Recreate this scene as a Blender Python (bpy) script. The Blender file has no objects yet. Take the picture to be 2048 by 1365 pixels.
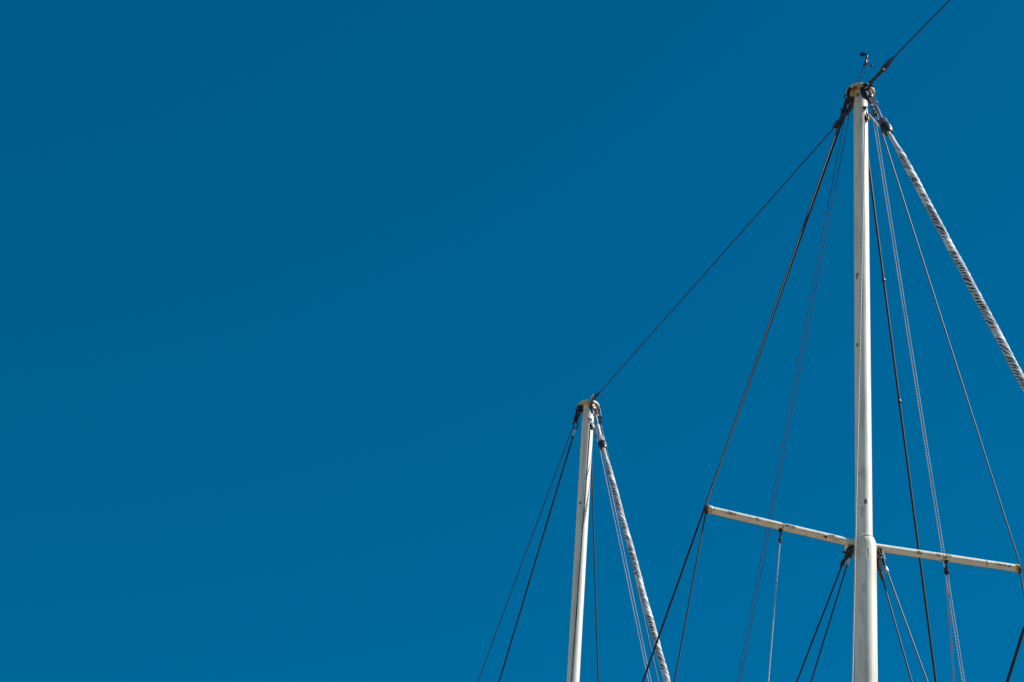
import bpy, math, random
import numpy as np
from mathutils import Vector, Matrix
rnd = random.Random(7)

# ------------------------------------------------------------------ camera
scene = bpy.context.scene
COL = scene.collection
cam_data = bpy.data.cameras.new('camera')
cam = bpy.data.objects.new('camera', cam_data)
COL.objects.link(cam)
cam_data.sensor_width = 36.0
cam_data.lens = 36.0 * 5700.0 / 2048.0
cam_data.clip_start = 0.1
cam_data.clip_end = 6000.0
cam_rot = Matrix(((0.997106, -0.076025, 0.0), (-0.042808, -0.561445, -0.826406), (0.062827, 0.824015, -0.563074)))
cam.matrix_world = Matrix.Translation((0, 0, 1.7)) @ cam_rot.to_4x4()
scene.camera = cam

# ------------------------------------------------------------------ sky, sun, exposure
SUN_EL, SUN_AZ = math.radians(47.0), math.radians(92.0)
world = bpy.data.worlds.new('World')
scene.world = world
world.use_nodes = True
wn, wl = world.node_tree.nodes, world.node_tree.links
sky = wn.new('ShaderNodeTexSky')
sky.sky_type = 'NISHITA'
sky.sun_disc = False
sky.sun_elevation = SUN_EL
sky.sun_rotation = SUN_AZ
sky.altitude = 0.0
sky.air_density = 1.0
sky.dust_density = 0.0
sky.ozone_density = 10.0
gam = wn.new('ShaderNodeGamma'); gam.inputs[1].default_value = 1.3
hsv = wn.new('ShaderNodeHueSaturation')
hsv.inputs['Hue'].default_value = 0.471
hsv.inputs['Saturation'].default_value = 1.16
hsv.inputs['Value'].default_value = 0.93
wl.new(sky.outputs[0], gam.inputs[0])
wl.new(gam.outputs[0], hsv.inputs['Color'])
wl.new(hsv.outputs[0], wn['Background'].inputs[0])
wn['Background'].inputs[1].default_value = 0.05
sun_data = bpy.data.lights.new('sun', 'SUN')
sun_data.energy = 5.0
sun_data.angle = math.radians(0.53)
sun_data.color = (1.0, 0.95, 0.88)
sun = bpy.data.objects.new('sun', sun_data)
COL.objects.link(sun)
sdir = Vector((math.sin(SUN_AZ) * math.cos(SUN_EL), math.cos(SUN_AZ) * math.cos(SUN_EL), math.sin(SUN_EL)))
sun.rotation_euler = sdir.to_track_quat('Z', 'Y').to_euler()
sun.location = (30, 10, 40)
scene.view_settings.view_transform = 'Standard'
scene.view_settings.look = 'None'
scene.view_settings.exposure = 0.45
scene.view_settings.gamma = 1.0
scene.view_settings.use_curve_mapping = False
scene.render.engine = 'CYCLES'
scene.cycles.use_denoising = False

# ------------------------------------------------------------------ ship frame
# u = forward, w = towards the far rail, z = height above the quay; origin below the middle mast
YAW = math.radians(12.0)
ORG = Vector((3.8769, 25.9661, 0.0))
FW = Vector((math.sin(YAW), -math.cos(YAW), 0.0))
RV = Vector((math.cos(YAW), math.sin(YAW), 0.0))
UP = Vector((0, 0, 1))
DECK = 3.2
LM = -12.4      # after mast
LF = 11.4       # fore mast, outside the picture
def S(u, w, z):
    return ORG + FW * u + RV * w + UP * z

# joints of the rig in the ship frame: (u, w, z) in metres
P = {
    'A0': (-0.29, 0.0, 23.338),
    'A1': (-0.532, 0.0, 23.371),
    'A2': (-0.724, 0.0, 23.418),
    'A3': (-0.918, 0.0, 23.473),
    'A4': (-11.747, 0.0, 26.365),
    'A5': (-12.111, 0.0, 26.468),
    'B0': (0.284, 0.0, 23.196),
    'B1': (0.433, 0.0, 23.162),
    'B2': (0.758, 0.0, 23.07),
    'B3': (0.951, 0.0, 23.022),
    'B4': (2.773, 0.0, 22.444),
    'F0': (0.2, 0.0, 23.201),
    'F1': (0.329, 0.0, 22.98),
    'F2': (0.473, 0.0, 22.779),
    'F3': (0.627, 0.0, 22.454),
    'F4': (0.704, 0.0, 22.336),
    'F5': (0.857, 0.0, 22.082),
    'F6': (1.007, 0.0, 21.86),
    'F7': (4.233, 0.0, 16.535),
    'G0': (-12.125, 0.0, 26.382),
    'G1': (-12.026, 0.0, 26.227),
    'G2': (-11.906, 0.0, 26.031),
    'G3': (-11.738, 0.0, 25.714),
    'G4': (-11.581, 0.0, 25.453),
    'G5': (-11.456, 0.0, 25.296),
    'G6': (-11.326, 0.0, 25.1),
    'G7': (-11.196, 0.0, 24.895),
    'G8': (-7.301, 0.0, 19.078),
    'w10': (0.0, -0.238, 22.781),
    'w11': (-12.0, -4.083, 3.2),
    'w2low1': (-1.5, -3.32, 3.2),
    'w7a0': (0.0, -0.207, 22.812),
    'w7a1': (-3.0, -2.515, 3.2),
    'w7b0': (0.0, -0.139, 22.95),
    'w7b1': (-3.0, -2.51, 3.2),
    'w90': (0.0, 0.055, 23.076),
    'w91': (-3.5, 3.685, 3.2),
    'w10a0': (0.0, 0.153, 22.966),
    'w10a1': (-3.0, 4.113, 3.2),
    'w10b0': (0.0, 0.178, 23.01),
    'w10b1': (-3.0, 4.138, 3.2),
    'w11low1': (0.5, 3.348, 3.2),
    'la0': (0.0, -0.157, 17.034),
    'la1': (0.0, -0.202, 16.958),
    'lb0': (0.0, -0.146, 17.037),
    'lb1': (0.0, -0.166, 16.929),
    'lc0': (0.0, 0.15, 17.024),
    'lc1': (0.0, 0.16, 16.947),
    'ld0': (0.0, 0.195, 17.034),
    'ld1': (0.0, 0.206, 16.993),
    'rl0': (0.0, -0.934, 16.977),
    'rl1': (0.5, -1.963, 3.2),
    'rr10': (0.0, 0.91, 16.979),
    'rr11': (-1.5, 2.188, 3.2),
    'rr20': (0.0, 0.936, 16.984),
    'rr21': (-1.5, 2.082, 3.2),
    'z_o0': (-12.4, -0.19, 26.271),
    'z_o1': (-28.0, -4.917, 3.2),
    'z_t0': (-12.4, -0.224, 25.906),
    'z_t1': (-22.0, -3.674, 3.2),
    'z_r0': (-12.4, -0.232, 25.979),
    'z_r1': (-22.0, -3.699, 3.2),
    'z230': (-12.4, 0.062, 26.365),
    'z231': (-15.5, 2.723, 3.2),
    'z24a0': (-12.4, 0.142, 26.08),
    'z24a1': (-9.0, 4.26, 3.2),
    'z24b0': (-12.4, 0.186, 26.109),
    'z24b1': (-9.0, 4.258, 3.2),
    'z250': (-12.4, 0.203, 26.283),
    'z251': (-7.0, 3.764, 3.2),
    'fs0': (11.4, -0.15, 19.568),
    'fs1': (6.141, -4.0, 3.2),
    'Bfore': (11.3, 0.0, 19.823),
    'tipL': (0.0, -1.725, 17.208),
    'tipR': (0.0, 1.738, 17.203),
    'ringL': (0.0, -0.169, 23.191),
    'togL0': (0.0, -0.178, 23.128),
    'togL1': (0.0, -0.207, 22.977),
    'forkL': (0.0, -0.238, 22.781),
    'w2top': (0.0, -0.275, 22.734),
    'chR0': (0.0, 0.131, 23.232),
    'chR1': (0.0, 0.148, 23.116),
    'blkR': (0.0, 0.157, 23.027),
    'w11top': (0.0, 0.158, 23.179),
    'ld2': (0.0, 0.233, 16.908),
    'lc2': (0.0, 0.182, 16.837),
    'sbL0': (0.0, -0.93, 17.118),
    'sbL1': (0.0, -0.929, 17.045),
    'sbL2': (0.0, -0.931, 16.996),
    'sbR0': (0.0, 0.922, 17.122),
    'sbR1': (0.0, 0.923, 17.049),
    'sbR2': (0.0, 0.925, 17.0),
    'z_ring0': (-12.4, -0.143, 26.491),
    'z_ring1': (-12.4, -0.175, 26.398),
    'z_ring2': (-12.4, -0.191, 26.29),
    'z_ring3': (-12.4, -0.19, 26.196),
    'z_thim': (-12.4, -0.196, 26.081),
    'z_slv': (-12.4, -0.215, 25.964),
    'z_sh0': (-12.4, 0.165, 26.464),
    'z_sh1': (-12.4, 0.197, 26.319),
    'blk0': (0.118, 0.029, 23.009),
    'blk1': (0.157, 0.019, 22.804),
    'hal0': (0.158, -0.006, 22.751),
    'hal0b': (0.193, 0.031, 22.839),
    'slot0': (0.115, 0.007, 17.036),
    'slot1': (0.114, 0.006, 16.926),
    'vane0': (-0.088, -0.007, 23.516),
    'vane1': (0.134, 0.015, 23.646),
    'vane2': (0.14, 0.033, 23.769),
    'tail': (0.114, -0.039, 23.794),
    'nose': (0.159, 0.082, 23.764),
    'cupA': (0.11, 0.009, 23.648),
    'cupB': (0.177, 0.074, 23.601),
    'cupC': (0.049, 0.073, 23.768),
    'sp1': (0.046, -0.076, 20.599),
    'sp2': (0.044, -0.083, 19.652),
    'sp3': (0.081, -0.041, 17.98),
    'sp4': (0.091, -0.013, 17.611),
    'zblk0': (-12.293, 0.015, 26.214),
    'zblk1': (-12.247, 0.034, 26.049),
    'zhal0': (-12.235, 0.001, 25.987),
    'zhal0b': (-12.212, 0.052, 25.975),
    'zsp1': (-12.334, -0.068, 24.663),
    'zt0': (-12.271, 0.065, 24.573),
    'zt1': (-12.271, -0.02, 23.317),
    'hal1': (0.4, -0.568, 4.2),
    'zhal1': (-11.9, -0.398, 4.2),
    'R': (0.0, 0.0, 0.0),
}


def Q(k, du=0.0, dw=0.0, dz=0.0):
    u, w, z = P[k]
    return S(u + du, w + dw, z + dz)

# ------------------------------------------------------------------ materials
def nt(name):
    m = bpy.data.materials.new(name)
    m.use_nodes = True
    return m, m.node_tree.nodes, m.node_tree.links, m.node_tree.nodes['Principled BSDF']

def noise(n, l, coord, scale, detail=4.0, rough=0.6, stretch=None):
    t = n.new('ShaderNodeTexNoise')
    t.inputs['Scale'].default_value = scale
    t.inputs['Detail'].default_value = detail
    t.inputs['Roughness'].default_value = rough
    if stretch:
        mp = n.new('ShaderNodeMapping')
        mp.inputs['Scale'].default_value = stretch
        l.new(coord, mp.inputs['Vector'])
        coord = mp.outputs[0]
    l.new(coord, t.inputs['Vector'])
    return t.outputs[0]

def ramp(n, l, fac, a, b):
    r = n.new('ShaderNodeMapRange')
    r.interpolation_type = 'SMOOTHSTEP'
    r.inputs['From Min'].default_value = a
    r.inputs['From Max'].default_value = b
    l.new(fac, r.inputs['Value'])
    return r.outputs[0]

def mix(n, l, fac, a, b):
    x = n.new('ShaderNodeMix')
    x.data_type = 'RGBA'
    if isinstance(fac, float): x.inputs[0].default_value = fac
    else: l.new(fac, x.inputs[0])
    for sock, v in ((x.inputs[6], a), (x.inputs[7], b)):
        if isinstance(v, tuple): sock.default_value = (*v, 1.0)
        else: l.new(v, sock)
    return x.outputs[2]

def math_(n, l, op, a, b=None):
    x = n.new('ShaderNodeMath'); x.operation = op
    for sock, v in ((x.inputs[0], a), (x.inputs[1], b)):
        if v is None: continue
        if isinstance(v, (int, float)): sock.default_value = v
        else: l.new(v, sock)
    return x.outputs[0]

def bump(n, l, b, h, strength, dist):
    x = n.new('ShaderNodeBump')
    x.inputs['Strength'].default_value = strength
    x.inputs['Distance'].default_value = dist
    l.new(h, x.inputs['Height'])
    l.new(x.outputs[0], b.inputs['Normal'])

def painted(name, col, dirt, dirt_amt, rust_lo, rust_hi, rust_scale, spots=(), rough=0.42, aniso=(1, 1, 1)):
    """weathered gloss paint on steel: dirt runs, rust breaking through, chips at given places"""
    m, n, l, b = nt(name)
    tc = n.new('ShaderNodeTexCoord').outputs['Object']
    runs = noise(n, l, tc, 5.0, 5, 0.6, (3.0, 3.0, 0.35))
    c = mix(n, l, math_(n, l, 'MULTIPLY', ramp(n, l, runs, 0.42, 0.78), dirt_amt), col, dirt)
    mott = noise(n, l, tc, 38.0, 4, 0.7)
    c = mix(n, l, math_(n, l, 'MULTIPLY', ramp(n, l, mott, 0.5, 0.8), 0.35 * dirt_amt), c, dirt)
    rn = noise(n, l, tc, rust_scale, 6, 0.65)
    halo = ramp(n, l, rn, rust_lo - 0.09, rust_hi)
    core = ramp(n, l, rn, rust_lo, rust_hi + 0.03)
    fine = noise(n, l, tc, 60.0, 4, 0.7)
    blot = noise(n, l, tc, 34.0, 5, 0.75)
    rcol = mix(n, l, ramp(n, l, fine, 0.4, 0.65), (0.035, 0.014, 0.008), (0.30, 0.11, 0.025))
    c = mix(n, l, math_(n, l, 'MULTIPLY', halo, 0.55), c, (0.52, 0.27, 0.09))
    c = mix(n, l, core, c, rcol)
    for (sx, sy, sz, rad, colr) in spots:
        d = n.new('ShaderNodeVectorMath'); d.operation = 'DISTANCE'
        d.inputs[1].default_value = (sx * aniso[0], sy * aniso[1], sz * aniso[2])
        sca = n.new('ShaderNodeVectorMath'); sca.operation = 'MULTIPLY'
        sca.inputs[1].default_value = aniso
        l.new(tc, sca.inputs[0]); l.new(sca.outputs[0], d.inputs[0])
        dd = math_(n, l, 'ADD', d.outputs['Value'], math_(n, l, 'MULTIPLY', math_(n, l, 'SUBTRACT', blot, 0.5), rad * 3.6))
        k = n.new('ShaderNodeMapRange'); k.interpolation_type = 'SMOOTHSTEP'
        k.inputs['From Min'].default_value = rad; k.inputs['From Max'].default_value = rad * 0.6
        l.new(dd, k.inputs['Value'])
        c = mix(n, l, k.outputs[0], c, colr)
    l.new(c, b.inputs['Base Color'])
    rg = n.new('ShaderNodeMapRange'); rg.inputs['To Min'].default_value = rough; rg.inputs['To Max'].default_value = 0.8
    l.new(core, rg.inputs['Value']); l.new(rg.outputs[0], b.inputs['Roughness'])
    b.inputs['Specular IOR Level'].default_value = 0.4
    hh = math_(n, l, 'ADD', math_(n, l, 'MULTIPLY', core, 0.6), math_(n, l, 'MULTIPLY', mott, 0.25))
    bump(n, l, b, hh, 0.35, 0.004)
    return m

def fitting(name, col, col2, rough, metallic=0.0, thr=(0.45, 0.62)):
    m, n, l, b = nt(name)
    tc = n.new('ShaderNodeTexCoord').outputs['Object']
    x = noise(n, l, tc, 26.0, 5, 0.65)
    l.new(mix(n, l, ramp(n, l, x, *thr), col, col2), b.inputs['Base Color'])
    b.inputs['Metallic'].default_value = metallic
    b.inputs['Roughness'].default_value = rough
    bump(n, l, b, x, 0.4, 0.004)
    return m

def cord(name, col, col2, turns, n_str, rough, width=(0.35, 0.6), relief=0.5):
    """laid wire or rope: the lay runs round the length (UV: metres along, turns round)"""
    m, n, l, b = nt(name)
    uv = n.new('ShaderNodeUVMap').outputs[0]
    sp = n.new('ShaderNodeSeparateXYZ'); l.new(uv, sp.inputs[0])
    ph = math_(n, l, 'ADD', math_(n, l, 'MULTIPLY', sp.outputs[0], turns), math_(n, l, 'MULTIPLY', sp.outputs[1], n_str))
    tj = n.new('ShaderNodeTexCoord').outputs['Object']
    ph = math_(n, l, 'ADD', ph, math_(n, l, 'MULTIPLY', noise(n, l, tj, 2.3, 3, 0.6), 7.0))
    s = math_(n, l, 'SINE', math_(n, l, 'MULTIPLY', ph, 2 * math.pi))
    s = math_(n, l, 'ADD', math_(n, l, 'MULTIPLY', s, 0.5), 0.5)
    tc = n.new('ShaderNodeTexCoord').outputs['Object']
    wear = noise(n, l, tc, 2.2, 5, 0.7)
    c = mix(n, l, ramp(n, l, s, *width), col, col2)
    c = mix(n, l, math_(n, l, 'MULTIPLY', ramp(n, l, wear, 0.42, 0.68), 0.7), c, col)
    l.new(c, b.inputs['Base Color'])
    b.inputs['Roughness'].default_value = rough
    b.inputs['Specular IOR Level'].default_value = 0.25
    if relief: bump(n, l, b, s, relief, 0.003)
    return m

M = {}
M['mast'] = painted('mast_paint', (0.80, 0.745, 0.635), (0.44, 0.35, 0.22), 0.60, 0.76, 0.83, 9.0,
    spots=[(*(Q(k) - S(0, 0, DECK)), r, c) for k, r, c in (
        ('sp1', 0.030, (0.22, 0.2, 0.17)), ('sp2', 0.020, (0.06, 0.045, 0.03)),
        ('sp3', 0.050, (0.58, 0.53, 0.45)), ('sp4', 0.024, (0.12, 0.06, 0.02)))]
    + [(*(S(u, w, z) - S(0, 0, DECK)), r, c) for u, w, z, r, c in (
        (0.075, 0.040, 23.12, 0.030, (0.50, 0.27, 0.06)), (0.074, 0.044, 23.03, 0.022, (0.45, 0.24, 0.06)), (0.080, 0.020, 22.93, 0.018, (0.40, 0.24, 0.10)),
        (0.055, -0.062, 23.22, 0.030, (0.32, 0.17, 0.06)), (0.078, 0.030, 22.70, 0.016, (0.50, 0.33, 0.14)),
        (0.100, -0.060, 17.50, 0.050, (0.56, 0.52, 0.45)), (0.110, -0.050, 16.55, 0.040, (0.62, 0.57, 0.49)), (0.117, 0.012, 16.84, 0.036, (0.62, 0.60, 0.57)))], aniso=(1.0, 1.0, 0.55))
M['mast_after'] = painted('after_mast_paint', (0.80, 0.745, 0.635), (0.44, 0.35, 0.22), 0.60, 0.78, 0.85, 9.0,
    spots=[(*(Q('zsp1') - S(LM, 0, DECK)), 0.026, (0.12, 0.10, 0.08))])
M['cap'] = painted('rusty_cap_paint', (0.66, 0.52, 0.32), (0.42, 0.26, 0.11), 0.7, 0.57, 0.66, 5.0)
M['cap_after'] = M['cap']
M['cap'] = painted('rusty_cap_paint_patched', (0.66, 0.52, 0.32), (0.42, 0.26, 0.11), 0.7, 0.60, 0.69, 5.0,
    spots=[(*(S(u, w, 23.29) - S(0, 0, DECK)), r, c) for u, w, r, c in (
        (0.02, -0.135, 0.060, (0.05, 0.022, 0.010)), (0.085, -0.10, 0.040, (0.16, 0.07, 0.02)), (-0.10, -0.10, 0.035, (0.10, 0.04, 0.015)))])
M['spreader'] = painted('spreader_paint', (0.80, 0.70, 0.53), (0.50, 0.34, 0.18), 0.5, 0.66, 0.73, 8.0,
    spots=[(*(S(0.037, w, z) - S(0, 0, DECK)), r, c) for w, z, r, c in (
        (-1.50, 17.190, 0.0216, (0.06, 0.045, 0.03)), (-1.46, 17.188, 0.0158, (0.06, 0.045, 0.03)), (-1.20, 17.178, 0.0173, (0.10, 0.05, 0.02)),
        (-0.86, 17.172, 0.0187, (0.42, 0.17, 0.03)), (-0.80, 17.165, 0.0173, (0.12, 0.05, 0.02)), (-0.38, 17.145, 0.0216, (0.16, 0.07, 0.025)), (-0.44, 17.12, 0.0158, (0.08, 0.04, 0.02)),
        (0.60, 17.145, 0.0202, (0.07, 0.035, 0.02)), (0.82, 17.155, 0.0158, (0.10, 0.045, 0.02)), (0.93, 17.170, 0.0216, (0.45, 0.19, 0.03)), (0.90, 17.145, 0.0144, (0.14, 0.06, 0.02)),
        (1.52, 17.185, 0.0158, (0.10, 0.07, 0.04)), (1.58, 17.187, 0.0173, (0.08, 0.055, 0.03)), (1.63, 17.19, 0.0144, (0.10, 0.07, 0.04)))], aniso=(0.42, 0.8, 1.0))
M['plate'] = painted('rusty_plate_paint', (0.62, 0.46, 0.24), (0.50, 0.24, 0.05), 1.0, 0.52, 0.62, 14.0)
M['seam_shade'] = painted('stained_weld_core_shade', (0.50, 0.36, 0.20), (0.30, 0.17, 0.07), 1.0, 0.52, 0.60, 7.0)  # weld stain whose dark tone also carries the spreader tube's core shadow
M['iron'] = fitting('dark_galvanised_iron', (0.010, 0.009, 0.009), (0.035, 0.021, 0.014), 0.5)
M['rust_iron'] = fitting('rusty_iron', (0.014, 0.009, 0.007), (0.075, 0.030, 0.012), 0.75)
M['steel'] = fitting('stainless_steel', (0.55, 0.55, 0.56), (0.30, 0.28, 0.27), 0.32, 0.75)
M['zinc'] = fitting('pale_zinc_sleeve', (0.60, 0.58, 0.56), (0.32, 0.29, 0.26), 0.5)
M['rubber'] = fitting('black_plastic', (0.016, 0.016, 0.018), (0.03, 0.03, 0.032), 0.45)
M['grey_plastic'] = fitting('grey_plastic', (0.13, 0.13, 0.14), (0.08, 0.08, 0.085), 0.5)
M['wood'] = fitting('dark_block_wood', (0.008, 0.007, 0.007), (0.022, 0.016, 0.013), 0.5)
M['wire'] = cord('black_wire_rope', (0.006, 0.0055, 0.0055), (0.016, 0.013, 0.011), 22.0, 3.0, 0.5, (0.2, 1.0), 0.0)
M['wire_tan'] = cord('weathered_wire_rope', (0.010, 0.008, 0.007), (0.11, 0.075, 0.05), 22.0, 3.0, 0.5, (0.3, 1.0), 0.0)
M['rope_white'] = cord('white_laid_rope', (0.34, 0.34, 0.34), (0.66, 0.65, 0.64), 34.0, 1.0, 0.8, (0.25, 0.6))
M['rope_dark'] = cord('dark_laid_rope', (0.022, 0.02, 0.02), (0.085, 0.072, 0.065), 34.0, 1.0, 0.8, (0.4, 0.7))
M['rope_pale'] = cord('pale_braid_rope', (0.38, 0.35, 0.33), (0.62, 0.58, 0.55), 40.0, 2.0, 0.8)
M['rope_grey'] = cord('grey_braid_line', (0.16, 0.15, 0.15), (0.30, 0.28, 0.27), 40.0, 2.0, 0.8)
M['rope_cream'] = cord('cream_braid_rope', (0.52, 0.42, 0.32), (0.80, 0.72, 0.62), 40.0, 2.0, 0.8)

def canvas():
    m, n, l, b = nt('furled_canvas')
    tc = n.new('ShaderNodeTexCoord').outputs['Object']
    x = noise(n, l, tc, 6.0, 5, 0.6)
    c = mix(n, l, ramp(n, l, x, 0.4, 0.75), (0.68, 0.645, 0.61), (0.56, 0.53, 0.50))
    at = n.new('ShaderNodeAttribute'); at.attribute_name = 'crease_dark'
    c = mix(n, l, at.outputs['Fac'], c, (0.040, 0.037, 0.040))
    l.new(c, b.inputs['Base Color'])
    b.inputs['Roughness'].default_value = 0.75
    f = noise(n, l, tc, 120.0, 3, 0.6)
    bump(n, l, b, f, 0.25, 0.002)
    return m
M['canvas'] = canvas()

def flat(name, c1, c2, scale, rough, bmp=0.3, stretch=None):
    m, n, l, b = nt(name)
    tc = n.new('ShaderNodeTexCoord').outputs['Object']
    x = noise(n, l, tc, scale, 8, 0.6, stretch)
    l.new(mix(n, l, ramp(n, l, x, 0.35, 0.65), c1, c2), b.inputs['Base Color'])
    b.inputs['Roughness'].default_value = rough
    bump(n, l, b, x, bmp, 0.03)
    return m
M['concrete'] = flat('quay_concrete', (0.32, 0.235, 0.14), (0.25, 0.185, 0.11), 0.8, 0.85)
M['water'] = flat('harbour_water', (0.02, 0.05, 0.06), (0.03, 0.07, 0.08), 0.6, 0.08, 0.5)
M['deck'] = flat('bleached_deck_planks', (0.42, 0.29, 0.16), (0.34, 0.23, 0.12), 3.0, 0.7)
M['hull'] = flat('dark_hull_paint', (0.05, 0.05, 0.055), (0.04, 0.04, 0.045), 0.6, 0.35, 0.1)

# ------------------------------------------------------------------ mesh builder
class MB:
    def __init__(self):
        self.v, self.f, self.uv = [], [], []
    def add(self, verts, faces, uvs=None):
        o = len(self.v)
        self.v.extend([tuple(x) for x in verts])
        for i, fc in enumerate(faces):
            self.f.append(tuple(o + k for k in fc))
            self.uv.append(uvs[i] if uvs else [(0, 0)] * len(fc))
        return self
    def build(self, name, mat, parent=None, origin=None, smooth=True):
        if parent is not None: origin = Vector(parent['_o'])
        org = Vector(origin) if origin is not None else Vector((0, 0, 0))
        me = bpy.data.meshes.new(name)
        me.from_pydata([tuple(Vector(p) - org) for p in self.v], [], self.f)
        lay = me.uv_layers.new(name='UVMap')
        flatuv = [c for fc in self.uv for p in fc for c in p]
        lay.data.foreach_set('uv', flatuv)
        me.materials.append(M[mat])
        me.update()
        if smooth:
            me.shade_smooth()
            if mat != 'canvas': me.set_sharp_from_angle(angle=math.radians(38))
        o = bpy.data.objects.new(name, me)
        COL.objects.link(o)
        if parent is not None:
            o.parent = parent
            o['_o'] = tuple(org)
        else:
            o.location = org
            o['_o'] = tuple(org)
        return o

def frame(d):
    d = Vector(d).normalized()
    a = UP if abs(d.z) < 0.9 else RV
    x = d.cross(a).normalized()
    return d, x, x.cross(d).normalized()

def path_tube(mb, pts, radius, n=10, caps=True, rfun=None):
    pts = [Vector(p) for p in pts]
    s = 0.0
    rings = []
    x = None
    ss = []
    for i, p in enumerate(pts):
        if i: s += (p - pts[i - 1]).length
        t = (pts[min(i + 1, len(pts) - 1)] - pts[max(i - 1, 0)]).normalized()
        if x is None: x = frame(t)[1]
        x = (x - t * x.dot(t)).normalized()
        y = t.cross(x)
        r = radius[i] if isinstance(radius, (list, tuple)) else radius
        ring = []
        for k in range(n):
            ph = 2 * math.pi * k / n
            rr = r if rfun is None else r * rfun(s, ph)
            ring.append(p + (x * math.cos(ph) + y * math.sin(ph)) * rr)
        rings.append(ring); ss.append(s)
    vs = [q for r in rings for q in r]
    fs, us = [], []
    for i in range(len(rings) - 1):
        for k in range(n):
            k2 = (k + 1) % n
            fs.append((i * n + k, i * n + k2, (i + 1) * n + k2, (i + 1) * n + k))
            us.append([(ss[i], k / n), (ss[i], (k + 1) / n), (ss[i + 1], (k + 1) / n), (ss[i + 1], k / n)])
    if caps:
        fs.append(tuple(range(n - 1, -1, -1))); us.append([(0, 0)] * n)
        e = (len(rings) - 1) * n
        fs.append(tuple(e + k for k in range(n))); us.append([(0, 0)] * n)
    return mb.add(vs, fs, us)

def lathe(mb, p, q, prof, n=16):
    """prof: (fraction along p->q, radius)"""
    p, q = Vector(p), Vector(q)
    d, x, y = frame(q - p)
    L = (q - p).length
    vs, fs, us = [], [], []
    for (t, r) in prof:
        for k in range(n):
            a = 2 * math.pi * k / n
            vs.append(p + d * (L * t) + (x * math.cos(a) + y * math.sin(a)) * r)
    m = len(prof)
    for i in range(m - 1):
        for k in range(n):
            k2 = (k + 1) % n
            fs.append((i * n + k, i * n + k2, (i + 1) * n + k2, (i + 1) * n + k))
            us.append([(prof[i][0] * L, k / n), (prof[i][0] * L, (k + 1) / n), (prof[i + 1][0] * L, (k + 1) / n), (prof[i + 1][0] * L, k / n)])
    fs.append(tuple(range(n - 1, -1, -1))); us.append([(0, 0)] * n)
    fs.append(tuple((m - 1) * n + k for k in range(n))); us.append([(0, 0)] * n)
    return mb.add(vs, fs, us)

def box(mb, c, ax, ay, az, hx, hy, hz, bev=0.0):
    c = Vector(c)
    vs, fs = [], []
    b = min(bev, hx * .49, hy * .49, hz * .49)
    if b <= 0:
        for sx in (-1, 1):
            for sy in (-1, 1):
                for sz in (-1, 1):
                    vs.append(c + ax * hx * sx + ay * hy * sy + az * hz * sz)
        fs = [(0, 1, 3, 2), (4, 6, 7, 5), (0, 4, 5, 1), (2, 3, 7, 6), (0, 2, 6, 4), (1, 5, 7, 3)]
    else:  # chamfered round az
        prof = [(-hx + b, -hy), (hx - b, -hy), (hx, -hy + b), (hx, hy - b), (hx - b, hy), (-hx + b, hy), (-hx, hy - b), (-hx, -hy + b)]
        for sz in (-1, 1):
            for (a, d) in prof: vs.append(c + ax * a + ay * d + az * hz * sz)
        for k in range(8): fs.append((k, (k + 1) % 8, 8 + (k + 1) % 8, 8 + k))
        fs += [tuple(range(7, -1, -1)), tuple(range(8, 16))]
    return mb.add(vs, fs)

def link(mb, p, q, halfw, wire, nrm=None, n=8, taper=1.0):
    """closed chain link or thimble from p to q, lying in the plane across nrm; taper < 1 narrows the q end"""
    p, q = Vector(p), Vector(q)
    d = (q - p).normalized()
    if nrm is None: nrm = frame(d)[1]
    nrm = (Vector(nrm) - d * Vector(nrm).dot(d)).normalized()
    sd = d.cross(nrm).normalized()
    L = (q - p).length
    hw2 = halfw * taper
    pts = []
    for k in range(9):
        a = math.pi * k / 8
        pts.append(p + d * halfw * (1 - math.sin(a)) + sd * halfw * math.cos(a))
    for k in range(9):
        a = math.pi + math.pi * k / 8
        pts.append(q - d * hw2 * (1 + math.sin(a)) + sd * hw2 * math.cos(a))
    m = len(pts)
    vs, fs = [], []
    for i in range(m):
        t = (pts[(i + 1) % m] - pts[i - 1]).normalized()
        s2 = nrm.cross(t).normalized()
        for k in range(n):
            a = 2 * math.pi * k / n
            vs.append(pts[i] + (nrm * math.cos(a) + s2 * math.sin(a)) * wire)
    for i in range(m):
        j = (i + 1) % m
        for k in range(n):
            k2 = (k + 1) % n
            fs.append((i * n + k, i * n + k2, j * n + k2, j * n + k))
    return mb.add(vs, fs)

def fork(mb, p, q, wid, thick, nrm, pin=True):
    """clevis: two cheeks from p to q with a pin through the p end and a boss at q"""
    p, q = Vector(p), Vector(q)
    d = (q - p).normalized()
    nrm = (Vector(nrm) - d * Vector(nrm).dot(d)).normalized()
    sd = d.cross(nrm).normalized()
    L = (q - p).length
    for s in (-1, 1):
        box(mb, p + d * L * 0.40 + nrm * s * wid * 0.62, sd, d, nrm, wid * 0.72, L * 0.46, thick, wid * 0.4)
    lathe(mb, p + d * L * 0.70, q, [(0, wid * 0.95), (0.3, wid * 0.9), (0.7, wid * 0.6), (1, wid * 0.45)], 12)
    if pin:
        lathe(mb, p + d * L * .08 - nrm * wid * 1.35, p + d * L * .08 + nrm * wid * 1.45,
              [(0, wid * .42), (.12, wid * .42), (.13, wid * .28), (.86, wid * .28), (.87, wid * .5), (1, wid * .5)], 10)
    return mb

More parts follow.
